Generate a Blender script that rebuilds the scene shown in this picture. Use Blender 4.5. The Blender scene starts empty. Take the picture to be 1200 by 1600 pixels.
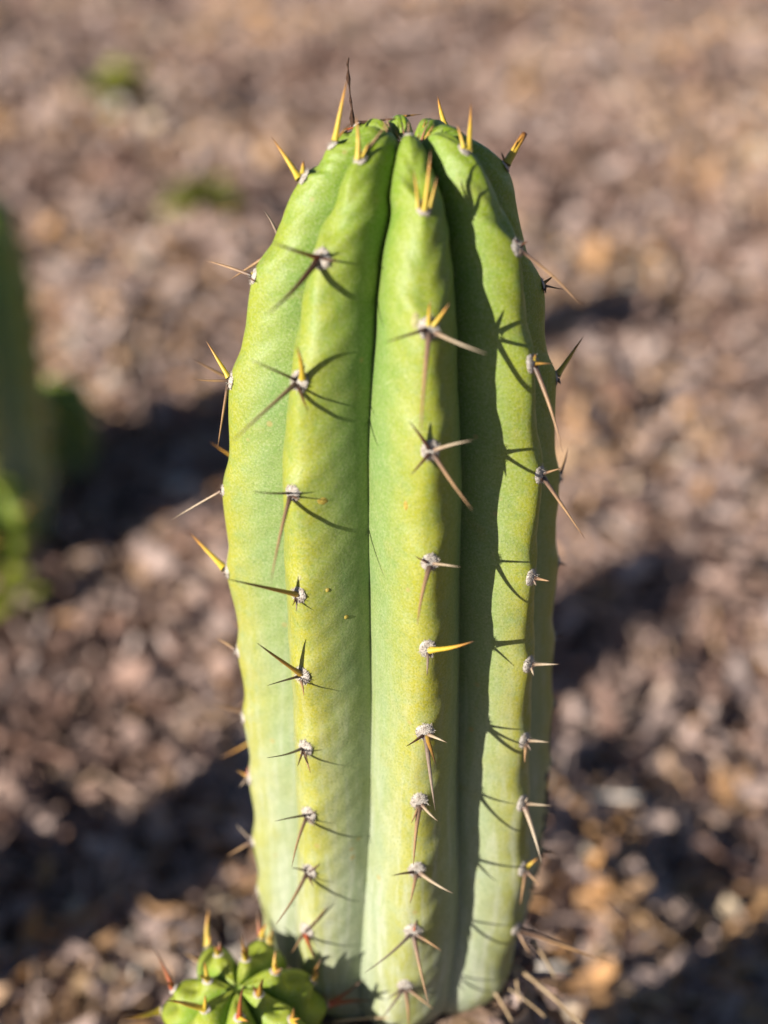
import bpy, math, random
import numpy as np
from mathutils import Vector, Matrix, noise
from mathutils.bvhtree import BVHTree

random.seed(7); rng = np.random.default_rng(7)
S = bpy.context.scene; COL = S.collection
R = math.radians

# ------------------------------------------------------------------ camera
CAM = Vector((0.0, -0.49, 0.45)); PITCH = R(28); FPX = 800/math.tan(R(18))
cam = bpy.data.cameras.new('camera'); co = bpy.data.objects.new('camera', cam); COL.objects.link(co)
co.location = CAM; co.rotation_euler = (R(90)-PITCH, 0, 0)
cam.sensor_fit = 'VERTICAL'; cam.sensor_height = 24; cam.lens = 12/math.tan(R(18))
cam.clip_start = 0.01; cam.clip_end = 300
cam.dof.use_dof = True; cam.dof.focus_distance = 0.522; cam.dof.aperture_fstop = cam.lens/14.0
S.camera = co
# ------------------------------------------------------------------ light
SUN_AZ = R(41); SUN_EL = R(19)
to_sun = Vector((-math.cos(SUN_AZ)*math.cos(SUN_EL), -math.sin(SUN_AZ)*math.cos(SUN_EL), math.sin(SUN_EL)))
w = bpy.data.worlds.new('World'); S.world = w; w.use_nodes = True
nt = w.node_tree; bg = nt.nodes['Background']; sky = nt.nodes.new('ShaderNodeTexSky')
sky.sky_type = 'NISHITA'; sky.sun_disc = False; sky.sun_elevation = SUN_EL; sky.air_density = .65; sky.dust_density = .4; sky.ozone_density = 1.6
sky.sun_rotation = math.atan2(to_sun.x, to_sun.y)
nt.links.new(sky.outputs[0], bg.inputs[0]); bg.inputs[1].default_value = 0.05
sl = bpy.data.lights.new('sun', 'SUN'); so = bpy.data.objects.new('sun', sl); COL.objects.link(so)
sl.energy = 5.0; sl.angle = R(0.5); sl.color = (1.0, 0.925, 0.81)
so.rotation_euler = to_sun.to_track_quat('Z', 'Y').to_euler(); so.location = to_sun*5
S.view_settings.view_transform = 'Standard'; S.view_settings.look = 'None'
S.view_settings.exposure = 1.08; S.view_settings.gamma = 1; S.view_settings.use_curve_mapping = False

# ------------------------------------------------------------------ helpers
cp, sp_ = math.cos(PITCH), math.sin(PITCH)
def proj(p):                     # the photograph's own perspective, used to measure places on the plant
    dx, dy, dz = p[0]-CAM.x, p[1]-CAM.y, p[2]-CAM.z
    d = dy*cp - dz*sp_; u = dy*sp_ + dz*cp
    return 600+FPX*dx/d, 800-FPX*u/d, d
def unproj(px, py, d):
    X = (px-600)/FPX*d; U = (800-py)/FPX*d
    return Vector((CAM.x+X, CAM.y+d*cp+U*sp_, CAM.z-d*sp_+U*cp))
def smooth(a, b, x):
    t = np.clip((np.asarray(x, float)-a)/(b-a), 0, 1); return t*t*(3-2*t)

def mesh_np(name, V, faces_arrays, attrs=None, smooth_shade=True):
    me = bpy.data.meshes.new(name); V = np.asarray(V, np.float32)
    me.vertices.add(len(V)); me.vertices.foreach_set('co', V.ravel())
    idx = []; tot = []
    for F in faces_arrays:
        F = np.asarray(F, np.int32)
        if len(F) == 0: continue
        idx.append(F.ravel()); tot.append(np.full(len(F), F.shape[1], np.int32))
    idx = np.concatenate(idx); tot = np.concatenate(tot)
    me.loops.add(len(idx)); me.loops.foreach_set('vertex_index', idx)
    me.polygons.add(len(tot)); st = np.concatenate([[0], np.cumsum(tot)[:-1]]).astype(np.int32)
    me.polygons.foreach_set('loop_start', st); me.polygons.foreach_set('loop_total', tot)
    me.update(calc_edges=True); me.validate()
    me.polygons.foreach_set('use_smooth', np.full(len(me.polygons), smooth_shade, bool))
    for k, a in (attrs or {}).items():
        at = me.attributes.new(k, 'FLOAT', 'POINT'); at.data.foreach_set('value', np.asarray(a, np.float32))
    return me
def link(name, me, mat=None, parent=None, loc=(0, 0, 0), **props):
    o = bpy.data.objects.new(name, me); COL.objects.link(o)
    if mat and me is not None and not me.materials: me.materials.append(mat)
    o.location = loc
    if parent: o.parent = parent
    for k, v in props.items(): o[k] = v
    return o

# ------------------------------------------------------------------ materials
class NT:
    def __init__(s, name):
        s.m = bpy.data.materials.new(name); s.m.use_nodes = True
        s.t = s.m.node_tree; s.n = s.t.nodes; s.b = s.n['Principled BSDF']
    def add(s, typ, **kw):
        nd = s.n.new(typ)
        for k, v in kw.items(): setattr(nd, k, v)
        return nd
    def ln(s, a, b): s.t.links.new(a, b)
    def attr(s, name): return s.add('ShaderNodeAttribute', attribute_name=name).outputs['Fac']
    def noise(s, scale, detail=4, rough=.55, vec=None, dist=0):
        nd = s.add('ShaderNodeTexNoise'); nd.inputs['Scale'].default_value = scale
        nd.inputs['Detail'].default_value = detail; nd.inputs['Roughness'].default_value = rough
        nd.inputs['Distortion'].default_value = dist
        s.ln(vec if vec is not None else s.pos(), nd.inputs['Vector']); return nd.outputs['Fac']
    def pos(s):
        if not hasattr(s, '_p'): s._p = s.add('ShaderNodeTexCoord').outputs['Object']
        return s._p
    def scaled(s, v):
        m = s.add('ShaderNodeMapping'); m.inputs['Scale'].default_value = v; s.ln(s.pos(), m.inputs['Vector']); return m.outputs[0]
    def ramp(s, fac, stops, interp='LINEAR'):
        r = s.add('ShaderNodeValToRGB'); r.color_ramp.interpolation = interp; e = r.color_ramp.elements
        while len(e) < len(stops): e.new(0.5)
        for el, (p, c) in zip(e, stops):
            el.position = p; el.color = (*c, 1) if len(c) == 3 else c
        s.ln(fac, r.inputs[0]); return r.outputs[0]
    def g(s, fac, a, b): return s.ramp(fac, [(a, (0, 0, 0)), (b, (1, 1, 1))])
    def mix(s, fac, a, b, mode='MIX'):
        m = s.add('ShaderNodeMix', data_type='RGBA', blend_type=mode)
        for sock, v in ((m.inputs[0], fac), (m.inputs[6], a), (m.inputs[7], b)):
            if isinstance(v, (int, float)): sock.default_value = v
            elif isinstance(v, tuple): sock.default_value = (*v, 1)
            else: s.ln(v, sock)
        return m.outputs[2]
    def math(s, op, a, b=0.0):
        m = s.add('ShaderNodeMath', operation=op, use_clamp=False)
        for sock, v in ((m.inputs[0], a), (m.inputs[1], b)):
            if isinstance(v, (int, float)): sock.default_value = v
            else: s.ln(v, sock)
        return m.outputs[0]
    def bump(s, h, dist, strength=1.0, prev=None):
        b = s.add('ShaderNodeBump'); b.inputs['Distance'].default_value = dist; b.inputs['Strength'].default_value = strength
        s.ln(h, b.inputs['Height'])
        if prev is not None: s.ln(prev, b.inputs['Normal'])
        return b.outputs[0]
    def done(s, col, rough=.6, normal=None, spec=.5):
        if isinstance(col, tuple): s.b.inputs['Base Color'].default_value = (*col, 1)
        else: s.ln(col, s.b.inputs['Base Color'])
        if isinstance(rough, (int, float)): s.b.inputs['Roughness'].default_value = rough
        else: s.ln(rough, s.b.inputs['Roughness'])
        s.b.inputs['Specular IOR Level'].default_value = spec
        if normal is not None: s.ln(normal, s.b.inputs['Normal'])
        return s.m

def skin_material(name, young=False):
    m = NT(name)
    cr, hg, ar = m.attr('crest'), m.attr('hgt'), m.attr('near_areole')
    n1 = m.noise(45, 4); n2 = m.noise(160, 5, .6); n3 = m.noise(1150, 3, .75)
    streak = m.noise(1, 5, .65, m.scaled((260, 260, 30)), .6)
    if young:
        flank = m.mix(n1, (0.12, 0.215, 0.018), (0.165, 0.25, 0.024))
        crest = (0.235, 0.26, 0.024)
    else:
        flank = m.ramp(hg, [(0.0, (0.27, 0.305, 0.235)), (.30, (0.245, 0.295, 0.19)), (.45, (.21, .27, .135)), (.60, (0.155, 0.229, 0.093)), (.85, (0.124, 0.211, 0.0527)), (1.0, (0.112, 0.211, 0.0217))])
        flank = m.mix(m.g(n1, .35, .7), flank, m.ramp(hg, [(0, (0.28, 0.31, 0.23)), (.3, (.25, .285, .16)), (.5, (0.192, 0.248, 0.093)), (1, (0.143, 0.223, 0.0372))]))
        crest = m.ramp(hg, [(0, (0.25, 0.265, 0.085)), (.25, (.275, .27, .045)), (.5, (0.29, 0.265, 0.028)), (.85, (.225, .25, .025)), (1, (0.174, 0.236, 0.0248))])
    yel = m.math('MULTIPLY', m.g(cr, .48, .95), m.g(n2, .15, .55))
    yel = m.math('MAXIMUM', m.math('MULTIPLY', yel, .85), m.math('MULTIPLY', m.math('MULTIPLY', ar, m.g(n2, .05, .5)), .95))
    c = m.mix(yel, flank, crest)
    hs = m.add('ShaderNodeHueSaturation'); hs.inputs['Saturation'].default_value = 1.12; hs.inputs['Value'].default_value = .92; m.ln(c, hs.inputs['Color']); c = hs.outputs[0]
    if not young:
        # waxy bloom rubbed into streaks on the older half
        low = m.ramp(hg, [(0.1, (1, 1, 1)), (.62, (0, 0, 0))])
        bl = m.math('MULTIPLY', m.math('MULTIPLY', m.g(streak, .45, .66), low), .75)
        c = m.mix(bl, c, (0.38, 0.40, 0.33))
        ol = m.math('MULTIPLY', m.g(m.noise(70, 5, .7), .58, .74), .45)
        c = m.mix(ol, c, (0.211, 0.211, 0.0372))
    c = m.mix(m.math('MULTIPLY', m.g(n3, .42, .70), .38), c, (0.36, 0.37, 0.22))
    c = m.mix(m.math('MULTIPLY', m.g(m.noise(1500, 1, .5), .54, .70), .36), c, (0.07, 0.115, 0.03))
    sp = m.add('ShaderNodeTexVoronoi'); sp.inputs['Scale'].default_value = 95; m.ln(m.pos(), sp.inputs['Vector'])
    spot = m.math('MULTIPLY', m.ramp(sp.outputs['Distance'], [(.07, (1, 1, 1)), (.13, (0, 0, 0))]), m.g(m.noise(25, 2), .52, .6))
    c = m.mix(m.math('MULTIPLY', spot, .7), c, (0.279, 0.223, 0.0806))
    nb = m.bump(n3, .0002, .7); nb = m.bump(n2, .0008, .35, nb)
    m.b.inputs['Subsurface Weight'].default_value = .0
    m.b.inputs['Subsurface Radius'].default_value = (.5, .8, .15); m.b.inputs['Subsurface Scale'].default_value = .004
    return m.done(c, m.ramp(n2, [(.3, (.52,)*3), (.7, (.68,)*3)]) if young else m.ramp(n2, [(.3, (.46,)*3), (.7, (.64,)*3)]), nb, .42)
M_SKIN = skin_material('cactus_skin'); M_YOUNG = skin_material('young_cactus_skin', True)

def spine_material(name, stops, rough=.45):
    m = NT(name); t = m.attr('t')
    f = m.math('ADD', t, m.math('MULTIPLY', m.math('SUBTRACT', m.noise(700, 3), .5), .22))
    c = m.ramp(f, stops)
    n = m.noise(1, 3, .6, m.scaled((1800, 1800, 1800)))
    c = m.mix(m.math('MULTIPLY', m.g(n, .45, .75), .35), c, (.10, .06, .035))
    return m.done(c, rough, m.bump(n, .0002, .5))
SP = {
 'gold': spine_material('golden_spine', [(0, (.44, .34, .03)), (.45, (.47, .31, .028)), (.72, (.42, .20, .03)), (1, (.10, .035, .013))]),
 'amber': spine_material('amber_spine', [(0, (0.286, 0.177, 0.0204)), (.35, (0.272, 0.136, 0.0204)), (.7, (0.109, 0.0544, 0.0136)), (1, (0.0204, 0.0122, 0.0068))]),
 'red': spine_material('red_brown_spine', [(0, (.30, .045, .012)), (.3, (.27, .075, .02)), (.65, (.13, .05, .016)), (1, (.024, .014, .009))]),
 'dark': spine_material('dark_spine', [(0, (.022, .012, .010)), (.3, (.075, .028, .014)), (.7, (.11, .045, .018)), (1, (.024, .014, .010))]),
 'tan': spine_material('tan_spine', [(0, (0.0476, 0.0306, 0.0238)), (.14, (0.17, 0.102, 0.068)), (.45, (0.313, 0.19, 0.0952)), (.85, (0.286, 0.163, 0.0816)), (1, (0.0816, 0.0408, 0.0204))]),
 'cream': spine_material('cream_spine', [(0, (0.136, 0.0816, 0.0612)), (.15, (0.306, 0.224, 0.15)), (.6, (0.408, 0.333, 0.238)), (1, (0.122, 0.0816, 0.0544))]),
 'grey': spine_material('weathered_spine', [(0, (0.068, 0.0476, 0.0408)), (.3, (0.204, 0.15, 0.116)), (.7, (0.258, 0.197, 0.156)), (1, (0.068, 0.0476, 0.034))]),
}
def felt_material():
    m = NT('areole_felt'); n = m.noise(600, 4, .7); n2 = m.noise(2200, 2)
    c = m.ramp(n, [(.28, (0.136, 0.0952, 0.068)), (.42, (0.354, 0.313, 0.272)), (.6, (0.462, 0.428, 0.388)), (.78, (0.34, 0.224, 0.15))])
    return m.done(c, .95, m.bump(n2, .0005, .9), .1)
M_FELT = felt_material()
def flat_rough(name, stops, scale, rough=.85, bd=.002):
    m = NT(name); n = m.noise(scale, 6, .65)
    return m.done(m.ramp(n, stops), rough, m.bump(n, bd, .7), .25)
M_SCAR = flat_rough('corky_scar', [(.3, (0.204, 0.19, 0.068)), (.6, (0.354, 0.34, 0.163))], 900, .8, .0006)
M_WART = flat_rough('amber_wart', [(.3, (0.204, 0.136, 0.0204)), (.6, (0.326, 0.258, 0.0544))], 900, .4, .0003)
M_CORK = flat_rough('grey_cork', [(.3, (0.0408, 0.034, 0.0272)), (.6, (0.15, 0.116, 0.0884))], 500, .9, .001)
M_STRAND = flat_rough('withered_strand', [(.3, (0.0136, 0.00816, 0.00544)), (.6, (0.068, 0.034, 0.0204))], 900, .9, .0005)
M_STONE = flat_rough('pale_stone', [(.3, (0.313, 0.286, 0.258)), (.6, (0.462, 0.435, 0.394))], 60, .8, .003)
M_CREAM = flat_rough('cream_stone', [(.3, (0.374, 0.313, 0.224)), (.6, (0.51, 0.462, 0.367))], 60, .8, .003)
M_GSTONE = flat_rough('grey_stone', [(.3, (0.204, 0.19, 0.19)), (.6, (0.326, 0.306, 0.299))], 60, .85, .003)
M_BARK = flat_rough('dark_bark', [(.3, (0.0238, 0.0163, 0.0136)), (.7, (0.109, 0.068, 0.0476))], 90, .9, .004)
M_STRAW = flat_rough('dry_straw', [(.3, (0.286, 0.19, 0.102)), (.7, (0.394, 0.299, 0.19))], 200, .6, .001)
M_LEAF = flat_rough('weed_leaf', [(.3, (.17, .20, .022)), (.7, (.26, .27, .04))], 60, .7, .001)

# ------------------------------------------------------------------ ground
def base_h(x, y):
    x = np.asarray(x, float); y = np.asarray(y, float)
    r = np.sqrt((x+.012)**2+(y+.012)**2)
    v = np.maximum(0, -.656*x+.755*y); r = r+.7*v
    h = -.019-.241*smooth(.062, .15, r)-.05*smooth(.06, .25, x)*(1-smooth(.3, .7, y))
    return h
def nz(x, y, f): return noise.noise(Vector((x*f, y*f, 3.7)))
def ground_h(x, y):
    h = float(base_h(x, y)); r = math.hypot(x, y); k = min(1, max(.12, (r-.05)/.25))
    return h + k*(.028*nz(x, y, 3.1)+.016*nz(x, y, 9)+.012*nz(x+3, y, 17)) + (.35+.65*k)*(.008*nz(x, y, 27)+.004*nz(x, y, 80))
def ground_material():
    m = NT('leaf_mulch_soil')
    big = m.noise(2.6, 4, .6); mid = m.noise(14, 5, .65); fine = m.noise(75, 6, .7); chip = m.add('ShaderNodeTexVoronoi')
    chip.inputs['Scale'].default_value = 60; m.ln(m.pos(), chip.inputs['Vector'])
    sep = m.add('ShaderNodeSeparateColor'); m.ln(chip.outputs['Color'], sep.inputs[0])
    c = m.ramp(mid, [(.28, (0.0918, 0.0597, 0.0459)), (.45, (0.23, 0.161, 0.133)), (.6, (0.285, 0.211, 0.184)), (.75, (0.367, 0.248, 0.147))])
    c2 = m.ramp(sep.outputs[0], [(0, (0.0643, 0.0413, 0.0321)), (.3, (0.22, 0.147, 0.115)), (.55, (0.312, 0.239, 0.211)), (.8, (0.386, 0.257, 0.147)), (1, (0.459, 0.404, 0.348))], 'CONSTANT')
    c = m.mix(.45, c, c2); c = m.mix(m.g(fine, .5, .72), c, (0.109, 0.068, 0.051))
    c = m.mix(m.math('MULTIPLY', m.g(big, .48, .66), .45), c, (0.386, 0.23, 0.101))
    return m.done(c, .92, m.bump(fine, .012, .8), .2)
M_SOIL = ground_material()
u = np.linspace(-1, 1, 460); ax = .9*u+60*np.abs(u)**7*np.sign(u)*1.0
yy0 = ax+.55; X, Y = np.meshgrid(ax, yy0); n = len(u)
Z = np.array([ground_h(a, b) for a, b in zip(X.ravel(), Y.ravel())])
i = np.arange(n*n).reshape(n, n)
Fq = np.stack([i[:-1, :-1], i[:-1, 1:], i[1:, 1:], i[1:, :-1]], -1).reshape(-1, 4)
link('ground', mesh_np('ground', np.stack([X.ravel(), Y.ravel(), Z], 1), [Fq]), M_SOIL, kind='structure')

# ---- mulch: thousands of bark chips, dead leaves and twigs, nobody could count them
def litter_material(name, stops, rough=.85):
    m = NT(name); c = m.ramp(m.attr('rnd'), stops); n = m.noise(220, 4, .6)
    c = m.mix(m.math('MULTIPLY', m.g(n, .45, .75), .4), c, (0.068, 0.0442, 0.034))
    return m.done(c, rough, m.bump(n, .002, .6), .25)
TONES = [(0, (.028, .019, .017)), (.16, (.088, .051, .040)), (.32, (.23, .133, .10)), (.48, (.335, .235, .20)), (.64, (.42, .335, .31)), (.75, (.44, .28, .165)), (.86, (.47, .25, .10)), (.95, (.52, .41, .28)), (1, (.66, .60, .54))]
M_MULCH = litter_material('bark_mulch', TONES)
def scatter(N, dmin, dmax):
    d = np.exp(rng.uniform(math.log(dmin), math.log(dmax), N)); x = rng.uniform(-1, 1, N)*(.45*d+.35)
    return x, d-.49
def rot_basis(N, tilt):
    a = rng.uniform(0, 2*math.pi, N); tl = rng.normal(0, tilt, N); rl = rng.normal(0, tilt, N)
    ca, sa = np.cos(a), np.sin(a)
    ex = np.stack([ca*np.cos(tl), sa*np.cos(tl), np.sin(tl)], 1)
    ey0 = np.stack([-sa, ca, np.zeros(N)], 1); ez0 = np.cross(ex, ey0)
    ey = ey0*np.cos(rl)[:, None]+ez0*np.sin(rl)[:, None]; ez = np.cross(ex, ey)
    return ex, ey, ez
def chips(name, N, dmin, dmax, L, W, T, tilt, lift, curl, mat, reach=None):
    if reach is None: x, y = scatter(N, dmin, dmax)
    else:
        a = rng.uniform(0, 2*math.pi, N); rr = np.sqrt(rng.uniform(reach[0]**2, reach[1]**2, N)); x, y = rr*np.cos(a), rr*np.sin(a)
    r = np.hypot(x, y); keep = (r > (.12 if reach is None else 0)) & (np.hypot(x+.058, y+.052) > .034) & (r > .05)
    x, y = x[keep], y[keep]; N = len(x)
    z = np.array([ground_h(a, b) for a, b in zip(x, y)])
    sc = (1+.34*np.clip(np.hypot(x, y+.49)-.8, 0, 4))*np.clip(rng.lognormal(0, .35, N), .5, 1.55)
    l = L*sc*rng.uniform(.5, 1.3, N)/2; wd = W*sc*rng.uniform(.5, 1.3, N)/2; th = T*sc*rng.uniform(.5, 1.4, N)/2
    ex, ey, ez = rot_basis(N, tilt)
    C = np.stack([x, y, z+lift*sc*rng.uniform(0, 1, N)], 1)
    us = np.array([-1, -.35, .4, 1.0]); prof = np.array([.55, 1, .95, .4])
    V = []
    for a, pw in zip(us, prof):
        j = rng.uniform(.75, 1.25, N)
        for sy in (-1, 1):
            for sz in (-1, 1):
                V.append(C+ex*(l*a*rng.uniform(.85, 1.1, N))[:, None]+ey*(wd*pw*j*sy*rng.uniform(.7, 1.1, N))[:, None]
                         + ez*(th*sz+curl*l*(a*a-.5)+curl*wd*.6)[:, None])
    V = np.stack(V, 1).reshape(-1, 3)                 # 16 verts each
    q = []
    for k in range(3):
        b = 4*k
        q += [[b, b+4, b+5, b+1], [b+2, b+3, b+7, b+6], [b, b+2, b+6, b+4], [b+1, b+5, b+7, b+3]]
    q += [[0, 1, 3, 2], [12, 14, 15, 13]]
    q = np.array(q); F = (np.arange(N)[:, None, None]*16+q[None]).reshape(-1, 4)
    # neighbouring pieces share a tone here and there, so the litter has drifts
    drift = np.array([.5+.62*nz(a, b, 3.0)+.25*nz(a+9, b, 9.0) for a, b in zip(x, y)])
    rnd = np.clip(.55*rng.beta(1.7, 1.6, N)+.45*drift+rng.normal(0, .09, N)+.30*np.clip(np.array([nz(a+4, b+7, 3.4) for a, b in zip(x, y)])*2.2-.35, 0, 1), 0, 1)
    link(name, mesh_np(name, V, [F], {'rnd': np.repeat(rnd, 16)}, False), mat, kind='stuff')
chips('bark_mulch', 34000, .55, 8, .020, .0050, .0026, .42, .012, .14, M_MULCH)
chips('dead_leaf_litter', 20000, .55, 8, .023, .010, .0006, .55, .015, .45, M_MULCH)
chips('twig_litter', 13000, .55, 7, .050, .0020, .0016, .25, .012, .05, M_MULCH)
chips('soil_crumbs', 3600, 0, 0, .008, .0045, .0022, .5, .002, .15, M_MULCH, reach=(.05, .20))
chips('needle_litter', 380, 0, 0, .026, .0014, .0012, .4, .006, .05, M_MULCH, reach=(.05, .14))

# ------------------------------------------------------------------ cactus builder
def resample(pts, ns, closed_top=True):
    P = np.array(pts, float); t = np.concatenate([[0], np.cumsum(np.hypot(*np.diff(P[:, :2], axis=0).T))])
    tt = np.linspace(0, t[-1], 2400)
    # cubic Hermite through the control points
    m = np.gradient(P, t, axis=0); out = np.empty((len(tt), P.shape[1])); k = np.clip(np.searchsorted(t, tt, 'right')-1, 0, len(t)-2)
    h = t[k+1]-t[k]; s = (tt-t[k])/h; s = s[:, None]; h = h[:, None]
    out = (2*s**3-3*s**2+1)*P[k]+(s**3-2*s**2+s)*h*m[k]+(-2*s**3+3*s**2)*P[k+1]+(s**3-s**2)*h*m[k+1]
    L = np.concatenate([[0], np.cumsum(np.hypot(*np.diff(out[:, :2], axis=0).T))])
    q = np.linspace(0, L[-1], ns)
    return np.stack([np.interp(q, L, out[:, j]) for j in range(P.shape[1])], 1), q

class Stem:
    """ribbed body: a crest curve (r, z, furrow depth, lobe fullness, axis x) turned round the axis, furrows cut in between"""
    def __init__(s, pts, ns):
        s.C, s.q = resample(pts, ns); s.ns = ns
        d = np.gradient(s.C[:, :2], s.q, axis=0); d /= np.linalg.norm(d, axis=1)[:, None]
        s.N = np.stack([d[:, 1], -d[:, 0]], 1)          # outward (r, z)
        s.theta = []; s.areoles = []
    def at(s, qv): return [np.interp(qv, s.q, s.C[:, j]) for j in range(s.C.shape[1])]
    def crest_point(s, th, qv):
        r, z, dp, fl, cx = s.at(qv)
        return Vector((cx+r*math.sin(th), -r*math.cos(th), z))
    def normal(s, th, qv):
        nr, nzv = np.interp(qv, s.q, s.N[:, 0]), np.interp(qv, s.q, s.N[:, 1])
        return Vector((nr*math.sin(th), -nr*math.cos(th), nzv)).normalized()
    def q_at_z(s, z):
        k = np.argmax(s.C[:, 1] >= z); return s.q[k] if s.C[k, 1] >= z else s.q[-1]
    def find(s, px, py, th, solve=True):
        for _ in range(6):
            best = None; ys = []
            for qv in s.q:
                r, z, dp, fl, cx = s.at(qv) if False else s.C[np.searchsorted(s.q, qv)]
                ys.append(proj((cx+r*math.sin(th), -r*math.cos(th), z))[1])
            ys = np.array(ys); k = int(np.argmax(ys <= py))
            if ys[k] > py: k = int(np.argmin(np.abs(ys-py)))
            if not solve: break
            r, z, dp, fl, cx = s.C[k]; lo, hi = th-.5, th+.5
            for _ in range(30):
                mid = (lo+hi)/2
                if proj((cx+r*math.sin(mid), -r*math.cos(mid), z))[0] < px: lo = mid
                else: hi = mid
            th = (lo+hi)/2
        return th, s.q[k]
    def mesh(s, name, thetas, areq, nper, amp, chev=.4, wob=.0006, seed=0, vw=None, nw=.5):
        vw = vw or [.5]*len(thetas)
        """thetas: per rib (q array -> angle array); areq: per rib sorted q of its areoles"""
        nr = len(thetas); T = np.stack([f(s.q) for f in thetas], 1)     # ns x nr
        V = []; crest = []; near = []; hgt = []
        r0, z0, dp, fl, cx = s.C.T
        H = (z0-z0.min())/(z0.max()-z0.min())
        un = np.linspace(-1, 1, nper, endpoint=False); un = np.sign(un)*(1-(1-np.abs(un))**1.35)   # more columns at the furrow
        for k in range(nr):
            tk = T[:, k]; tp = T[:, k-1] if k > 0 else T[:, -1]-2*math.pi; tn = T[:, k+1] if k < nr-1 else T[:, 0]+2*math.pi
            aq = np.array(areq[k]); idx = np.arange(len(aq))
            if len(aq) > 1:
                d0, d1 = aq[1]-aq[0], aq[-1]-aq[-2]
                aq2 = np.concatenate([[aq[0]-d0], aq, [aq[-1]+d1]]); ph = np.interp(s.q, aq2, np.arange(len(aq2)))
            else: ph = np.zeros(s.ns)
            for f in un:
                th = tk+np.where(f < 0, (tk-tp)*(1-vw[(k-1) % nr])*f, (tn-tk)*vw[k]*f); a = abs(f)
                sharp = (math.sqrt(a*a+.05)-.2236)/(math.sqrt(1.05)-.2236); full = a**3.4
                g = (1-fl)*(.92*sharp+.08*a*a)+fl*full
                pf = (ph-chev*a) % 1.0
                wave = (np.where(pf < nw, np.cos(math.pi*pf/nw), -np.cos(math.pi*(pf-nw)/(1-nw))))*(1-a)**(2.4 if nw < .5 else 1.2)
                if nw < .5: wave = wave+.16*np.cos(2*math.pi*(3*ph-2.1*a))*a*(1-a)*4
                taper = np.clip(r0/.02, 0, 1)
                dd = dp*g - amp(H)*wave*taper
                for qa in ():
                    pass
                rr = np.maximum(r0-dd*s.N[:, 0], .0004*(1+a)); zz = z0-dd*s.N[:, 1]
                V.append(np.stack([cx+rr*np.sin(th), -rr*np.cos(th), zz], 1))
                crest.append(1-g)
                dq = np.min(np.abs(s.q[:, None]+.022*a-aq[None]), 1) if len(aq) else np.full(s.ns, 1.)
                near.append(np.exp(-(dq/.0085)**2-(a/.42)**2)); hgt.append(H)
        V = np.stack(V, 1); nc = V.shape[1]; flat = V.reshape(-1, 3)
        if wob:
            nn = np.array([noise.noise(Vector((p[0]*38+seed, p[1]*38, p[2]*24)))+.5*noise.noise(Vector((p[0]*110, p[1]*110+seed, p[2]*70))) for p in flat])
            rad = flat.copy(); rad[:, 2] = 0; rad /= np.maximum(np.linalg.norm(rad, axis=1), 1e-4)[:, None]
            flat = flat+rad*(wob*nn*np.clip(np.linalg.norm(flat[:, :2], axis=1)/.02, 0, 1))[:, None]
        top = np.array([[cx[-1], 0, z0[-1]-.0015]]); flat = np.concatenate([flat, top])
        i = np.arange(s.ns*nc).reshape(s.ns, nc); j = np.roll(i, -1, 1)
        Q = np.stack([i[:-1], j[:-1], j[1:], i[1:]], -1).reshape(-1, 4)
        Tt = np.stack([i[-1], j[-1], np.full(nc, s.ns*nc)], 1)
        A = lambda L: np.append(np.stack(L, 1).ravel(), 0)
        return mesh_np(name, flat, [Q, Tt], {'crest': A(crest), 'near_areole': A(near), 'hgt': A(hgt)})

def basis(d):
    d = d.normalized(); a = Vector((0, 0, 1)) if abs(d.z) < .9 else Vector((1, 0, 0))
    x = d.cross(a).normalized(); return x, d.cross(x).normalized(), d
def spine_arrays(b, tip, r0, bend=.04, ns=8, nseg=8, blunt=0.0):
    d = tip-b; L = d.length; x, y, z = basis(d)
    ba = random.uniform(0, 6.28); bx = x*math.cos(ba)+y*math.sin(ba)
    V = []; t = []
    for k in range(nseg+1):
        f = k/nseg
        c = b+d*f+bx*(bend*L*math.sin(math.pi*f))
        rr = r0*(max(0, 1-f*(1-blunt))**.8)*(1+.25*math.exp(-(f/.06)**2))+.00006
        rr *= 1+random.uniform(-.06, .06)
        for a in range(ns):
            an = 2*math.pi*a/ns
            V.append(c+x*(rr*math.cos(an))+y*(.8*rr*math.sin(an))); t.append(f)
    F = [[k*ns+a, k*ns+(a+1) % ns, (k+1)*ns+(a+1) % ns, (k+1)*ns+a] for k in range(nseg) for a in range(ns)]
    V.append(tip+d.normalized()*.0002); t.append(1)
    T = [[nseg*ns+a, nseg*ns+(a+1) % ns, len(V)-1] for a in range(ns)]
    return np.array([v[:] for v in V]), F, T, t
def add_spine(parent, o, b, tip, kind, r0, bend=.04, blunt=0.0):
    V, F, T, t = spine_arrays(b-o, tip-o, r0, bend, blunt=blunt)
    return link('spine', mesh_np('spine', V, [F, T], {'t': t}), SP[kind], parent)
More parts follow.
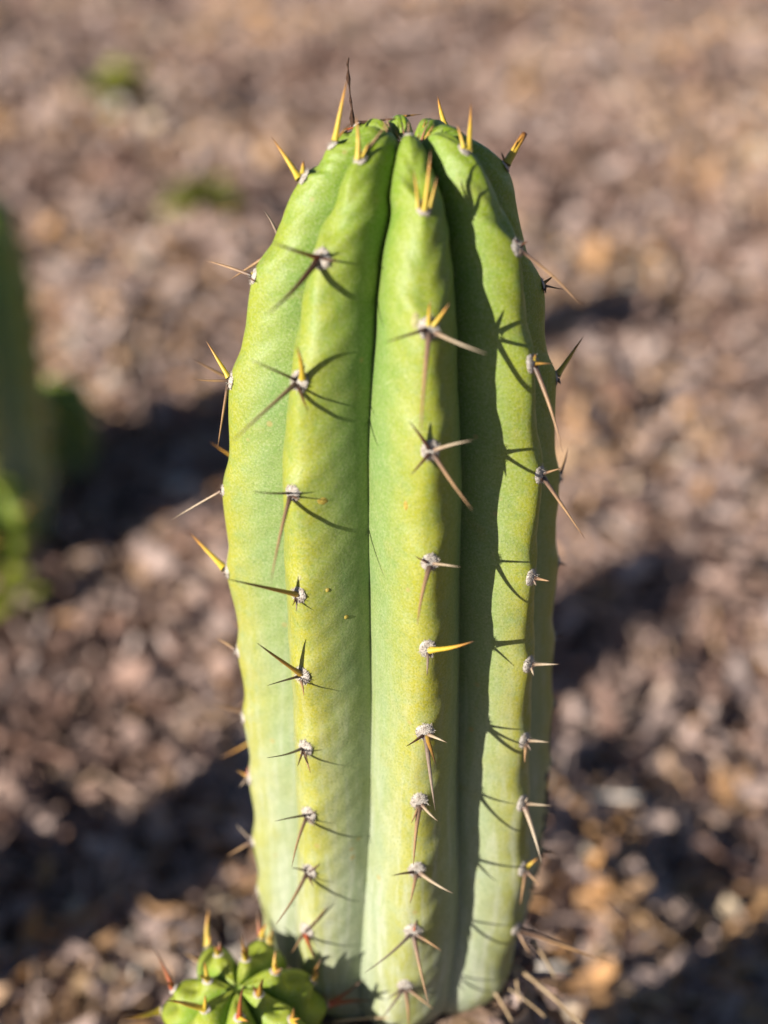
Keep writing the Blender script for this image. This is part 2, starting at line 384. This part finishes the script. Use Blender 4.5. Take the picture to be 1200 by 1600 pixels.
def areole_mesh(nrm, rad, fuzz=90):
    """a felted cushion with loose wool, domed along nrm"""
    x, y, z = basis(nrm); V = []; nu, nv = 14, 6; off = random.uniform(0, 50)
    for jv in range(nv):
        el = jv/(nv-1)*math.pi*.5
        for iu in range(nu):
            a = 2*math.pi*iu/nu; k = 1+.13*noise.noise(Vector((math.cos(a)*1.7+off, math.sin(a)*1.7, el*2)))
            p = x*(math.cos(a)*math.cos(el)*k)+y*(1.15*math.sin(a)*math.cos(el)*k)+z*(.42*math.sin(el)*k-.14)
            V.append(p*rad)
    F = [[j*nu+i, j*nu+(i+1) % nu, (j+1)*nu+(i+1) % nu, (j+1)*nu+i] for j in range(nv-1) for i in range(nu)]
    T = []
    for _ in range(fuzz):
        a = random.uniform(0, 6.28); el = random.uniform(.0, 1.3)
        p = (x*math.cos(a)*math.cos(el)+y*1.15*math.sin(a)*math.cos(el)+z*(.55*math.sin(el)-.1))*rad
        dd = (p.normalized()+Vector([random.gauss(0, .5) for _ in range(3)])).normalized(); sd = dd.cross(z).normalized()*rad*.045
        k = len(V); V += [p-sd, p+sd, p+dd*rad*random.uniform(.15, .42)]; T.append([k, k+1, k+2])
    return mesh_np('areole', np.array([v[:] for v in V]), [F, T])

# ------------------------------------------------------------------ the main cactus, measured from its outline
OUT = [(1600, 432, 800), (1500, 421, 812), (1450, 417, 822), (1400, 409, 838), (1350, 402, 852), (1300, 397, 860), (1200, 391, 866), (1100, 383, 869), (1000, 374, 873), (950, 367, 876),
       (880, 359, 879), (800, 352, 881), (760, 351, 881), (700, 354, 878), (600, 359, 871), (520, 374, 859), (450, 391, 848), (400, 406, 834), (360, 424, 822),
       (330, 439, 812), (300, 458, 802), (275, 478, 790)]
prof = []
DEP = lambda z: float(np.interp(z, [-.05, 0, .05, .12, .2, .28, .31], [.0070, .0095, .0140, .0180, .0195, .0195, .0170]))
FUL = lambda z: float(np.interp(z, [-.05, .1, .2, .26, .30], [.25, .15, .08, .20, .70]))
for y, l, r in OUT:
    z = CAM.z-.49*math.tan(PITCH-math.atan((800-y)/FPX)); d = .49*cp+(CAM.z-z)*sp_
    prof.append(((r-l)/2*d/FPX, z, DEP(z), FUL(z), ((l+r)/2-600)*d/FPX))
cx = prof[-1][4]
prof = [p for p in prof if p[1] > -.004]
prof[0:0] = [(.020, -.030, .003, .35, prof[0][4]), (.0365, -.0235, .005, .35, prof[0][4]), (.0465, -.0135, .0065, .3, prof[0][4])]
prof += [(.0285, .3145, .0155, .85, .0068), (.0210, .3212, .0118, .9, .0072), (.0150, .3250, .0095, .9, .0075), (.0110, .3256, .0075, .9, .0075), (.0075, .3238, .0060, .9, .0075), (.0045, .3195, .0030, .9, .0075), (.002, .3150, .0010, .9, .0075)]
ST = Stem(prof, 420)
TH0 = [R(-80), R(-33.5), R(11), R(55), R(101), R(146), R(190), R(235)]
# (x, y, cushion radius px, [(tip x, tip y, towards the viewer / length, kind, base radius px, [base x, base y])])
AR = {
0: [(475, 281, 13, [(424, 214, -.25, 'gold', 8, 470, 281), (474, 251, .1, 'gold', 6, 481, 277), (470, 262, .3, 'dark', 3)]),
    (400, 433, 13, [(322, 407, -.15, 'tan', 6), (404, 426, .8, 'gold', 3), (398, 441, 1.5, 'dark', 4)]),
    (360, 598, 14, [(322, 532, .0, 'gold', 6, 363, 590), (304, 593, .3, 'tan', 5), (340, 700, -.6, 'tan', 5)]),
    (352, 768, 10, [(268, 812, -.5, 'cream', 4)]),
    (364, 892, 13, [(296, 832, -.5, 'gold', 8), (357, 899, .3, 'dark', 5)]),
    (375, 1018, 12, [(338, 997, .0, 'tan', 5), (371, 1027, .6, 'dark', 3)]),
    (388, 1122, 11, []),
    (393, 1216, 13, [(368, 1203, .1, 'amber', 6), (374, 1230, .3, 'grey', 5), (392, 1190, .1, 'red', 4)]),
    (397, 1316, 11, [(368, 1288, -.1, 'grey', 4), (354, 1338, .1, 'tan', 5)]),
    (402, 1392, 9, [(395, 1410, .5, 'grey', 3)]), (415, 1470, 9, [(385, 1490, .1, 'grey', 4)])],
1: [(565, 254, 12, [(556, 178, .25, 'gold', 7, 563, 256), (577, 222, .3, 'gold', 4.5, 573, 256)]),
    (505, 409, 17, [(423, 378, .95, 'red', 8), (416, 493, .85, 'dark', 8), (528, 408, 1.5, 'dark', 4.5), (503, 394, .5, 'gold', 2.5)]),
    (471, 598, 17, [(463, 539, 1.05, 'gold', 7, 478, 590), (391, 562, .8, 'dark', 5.5), (361, 691, .85, 'tan', 6), (482, 644, .7, 'dark', 5)]),
    (459, 773, 14, [(394, 768, 1.1, 'dark', 4.5), (423, 911, .55, 'tan', 5.5), (469, 782, 1.5, 'dark', 3)]),
    (467, 930, 14, [(356, 905, .75, 'amber', 8, 465, 927), (463, 955, .4, 'grey', 3), (457, 946, .6, 'dark', 2.5)]),
    (473, 1056, 15, [(402, 1005, .9, 'amber', 7.5, 471, 1050), (418, 1071, .9, 'grey', 4), (475, 1087, .6, 'tan', 4)]),
    (478, 1168, 14, [(417, 1184, 1.0, 'grey', 4), (465, 1197, .8, 'dark', 3.5), (485, 1207, .5, 'tan', 4)]),
    (484, 1272, 14, [(430, 1283, .9, 'dark', 4), (495, 1266, .5, 'dark', 3), (456, 1354, .6, 'tan', 5), (492, 1292, .6, 'grey', 3)]),
    (483, 1364, 14, [(456, 1356, .9, 'dark', 4), (499, 1350, .6, 'dark', 4), (430, 1446, .6, 'tan', 5), (490, 1386, .6, 'dark', 3)]),
    (480, 1455, 14, [(514, 1412, .6, 'dark', 4), (492, 1500, .7, 'red', 6), (455, 1490, .6, 'tan', 5)])],
2: [(639, 212, 8, [(638, 189, .1, 'tan', 4)]),
    (661, 331, 13, [(646, 265, .35, 'gold', 5.5, 652, 327), (673, 234, .2, 'gold', 8, 662, 333), (683, 276, .3, 'gold', 5.5, 671, 325)]),
    (668, 516, 18, [(672, 469, .6, 'gold', 5.5, 669, 507), (702, 474, .6, 'gold', 6.5, 677, 508), (602, 535, .8, 'dark', 6), (760, 553, .75, 'cream', 6, 680, 520), (657, 677, .45, 'tan', 7)]),
    (672, 705, 17, [(639, 658, .7, 'dark', 6.5), (642, 742, .5, 'dark', 5), (738, 688, .8, 'cream', 5.5), (738, 797, .55, 'tan', 6.5)]),
    (671, 878, 15, [(649, 869, .6, 'dark', 4), (719, 886, .9, 'cream', 5), (652, 977, .55, 'tan', 6)]),
    (668, 1016, 15, [(740, 1002, .9, 'gold', 8, 672, 1014), (667, 1056, .6, 'grey', 4)]),
    (664, 1146, 16, [(635, 1166, .7, 'dark', 4.5), (698, 1160, .8, 'cream', 5), (680, 1266, .55, 'grey', 6), (681, 1195, .8, 'amber', 7)]),
    (655, 1254, 15, [(643, 1286, .6, 'tan', 4), (684, 1283, .8, 'cream', 5), (646, 1352, .5, 'tan', 6)]),
    (651, 1358, 15, [(613, 1368, .7, 'dark', 4.5), (708, 1396, .7, 'cream', 6), (641, 1411, .6, 'tan', 5)]),
    (645, 1455, 15, [(570, 1520, .6, 'grey', 4.5), (690, 1486, .7, 'tan', 5), (670, 1570, .4, 'tan', 6), (651, 1437, .5, 'red', 4)]),
    (633, 1540, 14, [(596, 1592, .6, 'grey', 5), (638, 1604, .6, 'tan', 6), (677, 1577, .6, 'tan', 5), (604, 1562, .6, 'grey', 4)])],
3: [(723, 240, 12, [(714, 194, .25, 'gold', 6, 717, 241), (736, 160, -.1, 'gold', 7, 728, 241)]),
    (803, 388, 16, [(800, 372, .4, 'dark', 5), (825, 377, .3, 'dark', 6), (908, 477, -.1, 'tan', 6, 806, 393), (812, 398, 1., 'grey', 4)]),
    (828, 572, 16, [(837, 553, .4, 'gold', 5), (864, 568, .2, 'amber', 5), (879, 706, .15, 'tan', 6.5), (836, 574, 1.2, 'dark', 5)]),
    (842, 745, 15, [(876, 732, .2, 'tan', 5.5), (914, 842, -.05, 'tan', 6.5), (848, 752, 1.3, 'dark', 4)]),
    (829, 903, 14, [(859, 908, .3, 'tan', 5.5), (838, 915, .5, 'grey', 3)]),
    (826, 1038, 15, [(874, 1038, .2, 'cream', 5.5), (834, 1056, .4, 'cream', 4)]),
    (820, 1159, 14, [(859, 1160, .2, 'cream', 5.5), (820, 1192, .5, 'tan', 5), (830, 1173, .5, 'grey', 3)]),
    (815, 1256, 14, [(862, 1259, .2, 'cream', 5.5), (847, 1350, .3, 'cream', 6.5), (824, 1246, .4, 'cream', 3)]),
    (816, 1356, 14, [(840, 1341, .3, 'gold', 6), (846, 1386, .3, 'tan', 5), (813, 1414, .5, 'tan', 5)]),
    (806, 1452, 12, [(960, 1506, -.1, 'tan', 7), (828, 1490, .3, 'tan', 5)])],
4: [(784, 267, 11, [(820, 208, -.1, 'gold', 9), (783, 238, .3, 'amber', 5), (812, 212, .1, 'gold', 5)]),
    (852, 447, 13, [(866, 430, .2, 'amber', 5), (880, 452, .3, 'tan', 4), (846, 452, 1.5, 'dark', 4), (853, 458, 1.2, 'dark', 4)]),
    (871, 592, 13, [(912, 526, -.2, 'gold', 7), (876, 600, 1.2, 'dark', 5)]),
    (879, 745, 13, [(887, 700, .2, 'tan', 4), (880, 752, 1.3, 'dark', 4)]),
    (879, 880, 11, [(886, 884, .9, 'dark', 4)]), (874, 996, 11, [(880, 992, .9, 'dark', 4)]),
    (869, 1100, 11, [(872, 1104, 1.1, 'dark', 4)]), (864, 1192, 11, [(870, 1197, .9, 'dark', 5), (864, 1184, .8, 'grey', 4)]),
    (861, 1270, 10, [(866, 1274, .9, 'dark', 4)]), (858, 1330, 10, [(868, 1332, .8, 'dark', 4), (862, 1345, .8, 'red', 4)]),
    (848, 1400, 10, [(858, 1404, .9, 'dark', 4)])],
}
cactus = bpy.data.objects.new('cactus', None); COL.objects.link(cactus); cactus.empty_display_size = .05
cactus['label'] = 'tall fat ribbed cactus column with long spines, standing in the middle'; cactus['category'] = 'cactus'
rib_q = [[] for _ in range(8)]; rib_ctl = [[] for _ in range(8)]; jobs = []
for k, lst in AR.items():
    for (px, py, rad, sps) in lst:
        th, q = ST.find(px, py, TH0[k], solve=(k in (1, 2, 3)))
        rib_q[k].append(q); rib_ctl[k].append((q, th)); jobs.append((k, q, th, rad, sps))
def theta_fn(k):
    if k in (1, 2, 3):
        c = sorted(rib_ctl[k]); cq = np.array([a for a, b in c]); ct = np.array([b for a, b in c])
        def f(q):
            v = np.interp(q, cq, ct); w_ = np.ones(9)/9
            vs = np.convolve(np.pad(v, 4, mode='edge'), w_, 'valid'); return vs
        return f
    return lambda q: np.full(len(q), TH0[k])
thetas = [theta_fn(k) for k in range(8)]
BACKA = {7: [(.317, [('gold', -.30, .12, .9, .0016)]),]}
for k in (5, 6, 7):      # the ribs turned away
    qs = [ST.q_at_z(z+random.uniform(-.004, .004)) for z in np.arange(.015, .30, .029)]; rib_q[k] += qs
    for q in qs: jobs.append((k, q, TH0[k], 14, None))
crown = [(0, .3195, [(543, 122, .1, 'gold', 7, 545, 208), (553, 188, .1, 'amber', 5, 552, 205)], 10), (5, .3180, [(684, 150, -.1, 'gold', 7, 685, 192)], 9), (6, .3225, [(660, 178, .1, 'amber', 4)], 8),
         (1, .3190, [(608, 189, .1, 'tan', 4, 597, 208)], 7), (7, .3225, [(629, 184, .1, 'dark', 5)], 7), (7, .3190, [(585, 188, .1, 'red', 3.5)], 7)]
for k, z, sps, rad in crown:
    q = ST.q_at_z(z); th = float(thetas[k](ST.q)[np.argmin(abs(ST.q-q))]); rib_q[k].append(q); jobs.append((k, q, th, rad, sps))
rib_q = [sorted(r) for r in rib_q]
AMP = lambda H: np.interp(H, [0, .12, .35, .7, .9, .96, 1], [.0004, .0006, .0007, .0008, .0013, .0020, .0010])
me = ST.mesh('stem', thetas, rib_q, 40, AMP, nw=.30, chev=.42, wob=.0007, vw=[.5, .47, .55, .5, .5, .5, .5, .5])
stem = link('stem', me, M_SKIN, cactus)
bvh = BVHTree.FromPolygons([v.co[:] for v in me.vertices], [p.vertices[:] for p in me.polygons])
for k, q, th, rad, sps in jobs:
    p = ST.crest_point(th, q); nrm = ST.normal(th, q)
    hit = bvh.ray_cast(p+nrm*.02, -nrm, .05)
    if hit[0] is not None: p = hit[0]
    p = p-nrm*.0002
    d0 = proj(p)[2]; rr = rad*d0/FPX
    a = link('areole', areole_mesh(nrm, rr*.92), M_FELT, cactus, p)
    if sps is None:
        x, y, z = basis(nrm)
        for _ in range(random.choice((2, 3, 3, 4))):
            an = random.uniform(0, 6.28); ln_ = random.choice((.008, .014, .022, .03))
            dr = (nrm*random.uniform(.4, 1.1)+x*math.cos(an)+y*math.sin(an)).normalized()
            add_spine(a, p, p+dr*rr*.3, p+dr*ln_, random.choice(('tan', 'tan', 'dark', 'gold', 'grey')), random.uniform(.0008, .0013))
        continue
    for sp in sps:
        tx, ty, h, kind, wpx = sp[:5]
        bx_, by_, db = proj(p)
        if len(sp) > 5: ox, oy = sp[5]-bx_, sp[6]-by_
        else:
            ln_ = math.hypot(tx-bx_, ty-by_) or 1; ox, oy = (tx-bx_)/ln_*rad*.38, (ty-by_)/ln_*rad*.38
        ln2 = math.hypot(ox, oy); lim = rad*.75
        if ln2 > lim: ox, oy = ox*lim/ln2, oy*lim/ln2
        b = p+Vector((ox*d0/FPX, 0, -oy*d0/FPX)); b = b-nrm*((b-p).dot(nrm))+nrm*rr*.25; h *= 1.3 if k == 1 else 1.0
        L = math.hypot(tx-bx_, ty-by_)*d0/FPX
        tip = unproj(tx, ty, d0-h*L)
        add_spine(a, p, b, tip, kind, wpx*d0/FPX*random.uniform(.56, .68)*(1.2 if kind == 'gold' else 1), random.uniform(.0, .035), blunt=(.55 if (k == 4 and wpx > 8) else 0))
# the woolly growing point in the crown hollow, ringed by new spines
pa = Vector((.0075, 0, .3185)); wool = link('areole', areole_mesh(Vector((0, 0, 1)), .0055, 260), M_FELT, cactus, pa)
for i_ in range(11):
    an = i_*2.4; d_ = Vector((math.cos(an), math.sin(an), random.uniform(1.2, 2.6))).normalized(); b_ = pa+Vector((math.cos(an), math.sin(an), 0))*.004
    add_spine(wool, pa, b_, b_+d_*random.uniform(.006, .011), random.choice(('gold', 'tan', 'red')), .00055)
# marks on the skin: a corky oval scar, a rough rubbed patch, warts, cork along the shaded edge
def on_skin(px, py):
    d = (unproj(px, py, 1)-CAM).normalized(); h = bvh.ray_cast(CAM, d, 2); return h[0], h[1]
def patch(name, px, py, rx, ry, hgt, mat):
    p, nrm = on_skin(px, py)
    if p is None: return None
    d0 = proj(p)[2]; V = []; nu, nv = 16, 5; off = random.uniform(0, 9)
    up = Vector((0, 0, 1)); y = (up-nrm*up.dot(nrm)).normalized(); x = y.cross(nrm)
    for j in range(nv):
        e = j/(nv-1)
        for i in range(nu):
            a = 2*math.pi*i/nu; k = (1-e)*(1+.25*noise.noise(Vector((math.cos(a)*1.5+off, math.sin(a)*1.5, 0))))
            q = p+(x*math.cos(a)*rx+y*math.sin(a)*ry)*(k*d0/FPX)
            h = bvh.ray_cast(q+nrm*.01, -nrm, .03); q = h[0] if h[0] is not None else q
            V.append(q+nrm*(hgt*math.sqrt(max(0, 1-(1-e)**2))-.00015)-p)
    F = [[j*nu+i, j*nu+(i+1) % nu, (j+1)*nu+(i+1) % nu, (j+1)*nu+i] for j in range(nv-1) for i in range(nu)]
    return link(name, mesh_np(name, np.array([v[:] for v in V]), [F]), mat, cactus, p)
patch('scar', 648, 501, 8, 15, .0008, M_SCAR)
patch('scar', 504, 783, 10, 7, .0004, M_WART)
patch('scar', 634, 790, 5, 10, .0003, M_WART)
patch('wart', 512, 922, 4, 4, .0006, M_WART); patch('wart', 541, 964, 4.5, 4, .0006, M_WART); patch('wart', 468, 903, 4, 6, .0004, M_SCAR)
for y in range(1215, 1392, 21):
    l, r = [np.interp(y, [o[0] for o in OUT][::-1], [o[j] for o in OUT][::-1]) for j in (1, 2)]
    for dx in (6, 10, 14, 18):
        if on_skin(r-dx, y)[0] is not None:
            patch('cork_patch', r-dx-1, y+random.uniform(-6, 6), random.uniform(3, 6), random.uniform(6, 12), .0012, M_CORK); break
# the withered strand behind the tall crown spine
p0 = unproj(553, 200, .512); V = []; F = []; prev = None
pts = [unproj(x, y, .512+random.uniform(-.001, .001)) for x, y in ((553, 205), (550, 185), (550, 170), (548, 158), (547, 148), (546, 135), (544, 122), (544, 108), (543, 100), (545, 90))]
rads = [.0005, .0009, .0003, .0005, .0002, .0003, .0008, .0002, .0004, .0002]
for c, r_ in zip(pts, rads):
    for a in range(6): V.append(c-pts[0]+Vector((r_*math.cos(a*math.pi/3), r_*math.sin(a*math.pi/3), 0)))
for k in range(len(pts)-1):
    for a in range(6): F.append([k*6+a, k*6+(a+1) % 6, (k+1)*6+(a+1) % 6, (k+1)*6+a])
link('withered_strand', mesh_np('withered_strand', np.array([v[:] for v in V]), [F]), M_STRAND, cactus, pts[0])

# ------------------------------------------------------------------ small globular offset at its foot
def simple_cactus(name, label, loc, pts, nrib, zs, skin, amp, tilt=(0, 0), rot=0, ns=160, nper=24, rad=.0024, spines=None, group=None, chev=.3, seed=1, clump=True):
    root = bpy.data.objects.new(name, None); COL.objects.link(root); root.location = loc; root.empty_display_size = .03
    root.rotation_euler = (tilt[0], tilt[1], 0); root['label'] = label; root['category'] = 'cactus'
    if group: root['group'] = group
    st = Stem([tuple(p)+(0.0,) for p in pts], ns)
    ths = [R(rot)+2*math.pi*k/nrib+random.uniform(-.06, .06) for k in range(nrib)]
    rq = [[st.q_at_z(z) if z >= 0 else st.q[-1]+z for z in zs[k % len(zs)]] for k in range(nrib)]
    fn = [(lambda q, t=t: np.full(len(q), t)) for t in ths]
    me = st.mesh('stem', fn, [sorted(r) for r in rq], nper, lambda H: np.full(len(H), amp), chev=chev, wob=.0005, seed=seed)
    link('stem', me, skin, root)
    bv = BVHTree.FromPolygons([v.co[:] for v in me.vertices], [p.vertices[:] for p in me.polygons])
    for k in range(nrib):
        for q in rq[k]:
            nrm = st.normal(ths[k], q); p = st.crest_point(ths[k], q); h = bv.ray_cast(p+nrm*.02, -nrm, .05)
            if h[0] is not None: p = h[0]
            a = link('areole', areole_mesh(nrm, rad, 14), M_FELT, root, p)
            spines(a, p, nrm, rad, q/st.q[-1])
    return root
def pup_spines(a, p, nrm, rad, f):
    x, y, z = basis(nrm)
    for _ in range(random.choice((2, 2, 3, 3))):
        an = random.uniform(0, 6.28); ln_ = random.choice((.005, .008, .011, .015, .017))
        dr = (nrm*random.uniform(.8, 1.3)+(x*math.cos(an)+y*math.sin(an))*random.uniform(.3, 1.)+Vector((0, 0, .3))).normalized()
        add_spine(a, p, p+dr*rad*.2, p+dr*ln_, random.choice(('gold', 'gold', 'amber', 'red')), random.uniform(.0009, .0014))
pup_pts = [(.024, -.030, .006, .6), (.0290, -.012, .0075, .7), (.0305, .002, .008, .8), (.0285, .014, .008, .9), (.0225, .0225, .0075, .9), (.0145, .0275, .006, .9), (.0075, .0285, .004, .9), (.002, .0270, .0015, .9)]
pup_pts = [(r_*.93, z_, d_, f_) for r_, z_, d_, f_ in pup_pts]
simple_cactus('cactus_offset', 'small round bright green cactus offset with golden spines at the foot of the tall one', (-.0520, -.0585, .0000), pup_pts, 7,
              [(.001, .0165, -.0125), (.0090, .0215, -.0085)], M_YOUNG, .0034, tilt=(R(10), R(-4)), rot=6, rad=.0019, spines=pup_spines, chev=.15, seed=5, ns=200, nper=30)

# ------------------------------------------------------------------ neighbouring cacti
cl_cache = {}
def far_spines(a, p, nrm, rad, f):
    x, y, z = basis(nrm)
    for _ in range(3):
        an = random.uniform(0, 6.28); dr = (nrm+(x*math.cos(an)+y*math.sin(an))*random.uniform(.4, 1.2)).normalized()
        add_spine(a, p, p+dr*rad*.2, p+dr*random.uniform(.008, .024), random.choice(('tan', 'gold', 'dark')), .001)
def col_pts(h, r):
    return [(r*.80, -.04, .008, .3), (r*.93, .02, .010, .3), (r, h*.35, .013, .25), (r*1.02, h*.6, .014, .25), (r*.92, h*.82, .014, .35), (r*.66, h*.95, .012, .8), (r*.36, h*.99, .008, .9), (r*.1, h, .003, .9)]
def zlist(h): return [tuple(np.arange(.03, h*.95, .034)), tuple(np.arange(.045, h*.95, .034))]
GZ = -.26
simple_cactus('cactus', 'shaded green cactus column cut off by the left edge of the picture', (-.362, .783, GZ), col_pts(.34, .064), 7, zlist(.33), M_SKIN, .0012, rot=20, spines=far_spines, seed=11, ns=180, nper=20)
simple_cactus('cactus', 'low dark green cactus offset beside the cut off column at left', (-.318, .915, GZ), col_pts(.105, .034), 7, zlist(.095), M_SKIN, .0015, rot=5, spines=far_spines, seed=17, ns=100, nper=16)
simple_cactus('cactus_offset', 'sunlit yellow green cactus offset at left edge, in front of the shaded column', (-.352, .715, GZ+.005), col_pts(.095, .042), 7, zlist(.095), M_YOUNG, .0015, tilt=(0, R(6)), rot=12, spines=far_spines, seed=23, ns=100, nper=16)
simple_cactus('cactus', 'tall cactus column just outside the left edge that shades the mulch below', (-.375, .165, GZ), col_pts(.315, .054), 8, zlist(.315), M_SKIN, .0012, rot=0, spines=far_spines, seed=31, ns=160, nper=16)

# ------------------------------------------------------------------ stones, bark lumps, weeds, straws
def on_ground(px, py, z0=GZ):
    for _ in range(6):
        d = (CAM.z-z0)/(sp_-(800-py)/FPX*cp); p = unproj(px, py, d); z0 = ground_h(p.x, p.y)
    return p
def rock(name, label, cat, px, py, wpx, hpx, mat, elong=1.0, rot=0, flat=.55, group=None, seed=0):
    p = on_ground(px, py); d = proj(p)[2]; r = wpx/2*d/FPX; V = []; nu, nv = 16, 10
    for j in range(nv+1):
        e = -math.pi/2+math.pi*j/nv
        for i in range(nu):
            a = 2*math.pi*i/nu; v = Vector((math.cos(a)*math.cos(e), math.sin(a)*math.cos(e), math.sin(e)))
            k = 1+.38*noise.noise(v*1.3+Vector((seed*3.1, 0, 0)))+.16*noise.noise(v*3.1+Vector((0, seed, 0)))
            V.append((v.x*r*k, v.y*r*k*elong, v.z*r*k*flat))
    F = [[j*nu+i, j*nu+(i+1) % nu, (j+1)*nu+(i+1) % nu, (j+1)*nu+i] for j in range(nv) for i in range(nu)]
    o = link(name, mesh_np(name, V, [F]), mat, None, p+Vector((0, 0, r*flat*.45)), label=label, category=cat); o.rotation_euler = (0, 0, rot)
    o['group'] = cat+'s lying in the mulch'
    return o
rock('stone', 'pale elongated stone on the mulch just right of the tall cactus', 'stone', 912, 1130, 92, 60, M_STONE, .5, R(-30), .5, seed=1)
rock('stone', 'whitish stone on the mulch left of the tall cactus, mid height', 'stone', 290, 775, 62, 50, M_STONE, .8, 0, .6, seed=2)
rock('stone', 'cream coloured pebble at the right side of the mulch, low down', 'stone', 1145, 1272, 52, 52, M_CREAM, .9, 0, .8, seed=3)
rock('stone', 'round grey stone on the mulch at far upper left', 'stone', 108, 436, 55, 45, M_GSTONE, .9, 0, .6, seed=4)
rock('stone', 'small pale pebble close to the lower right of the tall cactus', 'stone', 965, 1350, 42, 45, M_GSTONE, .9, 0, .8, seed=5)
rock('stone', 'whitish pebble in the mulch to the right, below the cream one', 'stone', 1040, 1430, 44, 45, M_STONE, 1.2, R(30), .7, seed=6)
rock('stone', 'tan pebble among the mulch right of the tall cactus', 'stone', 1000, 1300, 40, 40, M_CREAM, .9, 0, .7, seed=7)
for px, py, wpx, lab, s in ((440, 190, 62, 'dark bark lump on the mulch behind, left of the cactus top', 1), (1140, 890, 55, 'dark bark lump on the mulch at right, mid height', 2), (1030, 660, 60, 'dark bark lump on the mulch at right, above mid height', 3),
                            (925, 1225, 80, 'dark bark lump close to the right foot of the tall cactus', 4), (45, 165, 60, 'dark bark lump in the far upper left corner', 5), (1060, 500, 70, 'long dark bark lump at upper right of the mulch', 6), (290, 495, 60, 'dark bark lump left of the tall cactus, upper half', 7)):
    rock('bark_lump', lab, 'bark', px, py, wpx, 40, M_BARK, .6, R(20*s), .8, seed=10+s)
def weed(label, px, py, wpx, nleaf, seed):
    random.seed(seed); p = on_ground(px, py+wpx*.3); d = proj(p)[2]; s = 1.5*wpx*d/FPX; p.z += .026
    root = bpy.data.objects.new('weed', None); COL.objects.link(root); root.location = p; root['label'] = label; root['category'] = 'weed'; root['group'] = 'green weeds in the mulch'
    for _ in range(nleaf):
        a = random.uniform(0, 6.28); el = random.uniform(.3, 1.4); L = s*random.uniform(.35, .7); wd = L*random.uniform(.16, .26)
        dr = Vector((math.cos(a)*math.cos(el), math.sin(a)*math.cos(el), math.sin(el))); sd = Vector((-math.sin(a), math.cos(a), 0)); up = dr.cross(sd)
        V = []; F = []
        for k in range(6):
            f = k/5; c = dr*L*f-Vector((0, 0, 1))*L*.35*f*f; wv = wd*math.sin(math.pi*min(1, f*.9+.08))
            V += [c-sd*wv+up*wv*.25, c, c+sd*wv+up*wv*.25]
        for k in range(5): F += [[3*k, 3*k+1, 3*k+4, 3*k+3], [3*k+1, 3*k+2, 3*k+5, 3*k+4]]
        link('leaf', mesh_np('leaf', np.array([v[:] for v in V]), [F]), M_LEAF, root)
weed('yellowish green weed tuft at the far upper left of the mulch', 180, 155, 100, 34, 1)
weed('small green weed tuft left of the cactus top, nearer than the other', 312, 322, 90, 34, 2)
weed('low olive weed at the left edge of the mulch, below the shaded cactus', 30, 955, 90, 26, 3)
random.seed(99)
def straw(label, p0, p1, r_, sag=.06):
    V = []; F = []; n_ = 10; x, y, z = basis(p1-p0)
    for k in range(n_+1):
        f = k/n_; c = (p1-p0)*f-Vector((0, 0, 1))*sag*(p1-p0).length*math.sin(math.pi*f)*-1; rr = r_*(1-.45*f)*(1+.15*math.sin(f*17))
        for a in range(7): V.append(c+x*(rr*math.cos(a*.8976))+y*(rr*.7*math.sin(a*.8976)))
    for k in range(n_):
        for a in range(7): F.append([k*7+a, k*7+(a+1) % 7, (k+1)*7+(a+1) % 7, (k+1)*7+a])
    F2 = [list(range(7))[::-1]]; F3 = [[n_*7+a for a in range(7)]]
    link('dry_straw', mesh_np('dry_straw', np.array([v[:] for v in V]), [F, F2, F3]), M_STRAW, None, p0, label=label, category='straw', group='dry straws round the foot of the cactus')
for lab, a, b, r_ in (
    ('long thick tan straw leaning from the cactus foot to the bottom edge', (801, 1506, .622), (925, 1618, .600), .0010),
    ('short pale straw standing by the right foot of the cactus', (804, 1510, .618), (812, 1572, .615), .0007),
    ('pale straw lying flat beside the bottom right of the cactus', (772, 1548, .612), (800, 1596, .608), .0009),
    ('thin straw lying below the right foot of the cactus, lowest', (756, 1594, .628), (845, 1578, .650), .0007),
    ('pale broken straw sticking up right of the cactus foot', (832, 1468, .62), (868, 1528, .615), .0008),
    ('short dark straw crossing the long thick one near the corner of the foot', (852, 1588, .61), (795, 1545, .612), .0007),
    ('reddish straw lying in front of the cactus base at bottom edge', (520, 1597, .600), (640, 1592, .597), .0007)):
    straw(lab, unproj(*a), unproj(*b), r_, .04)
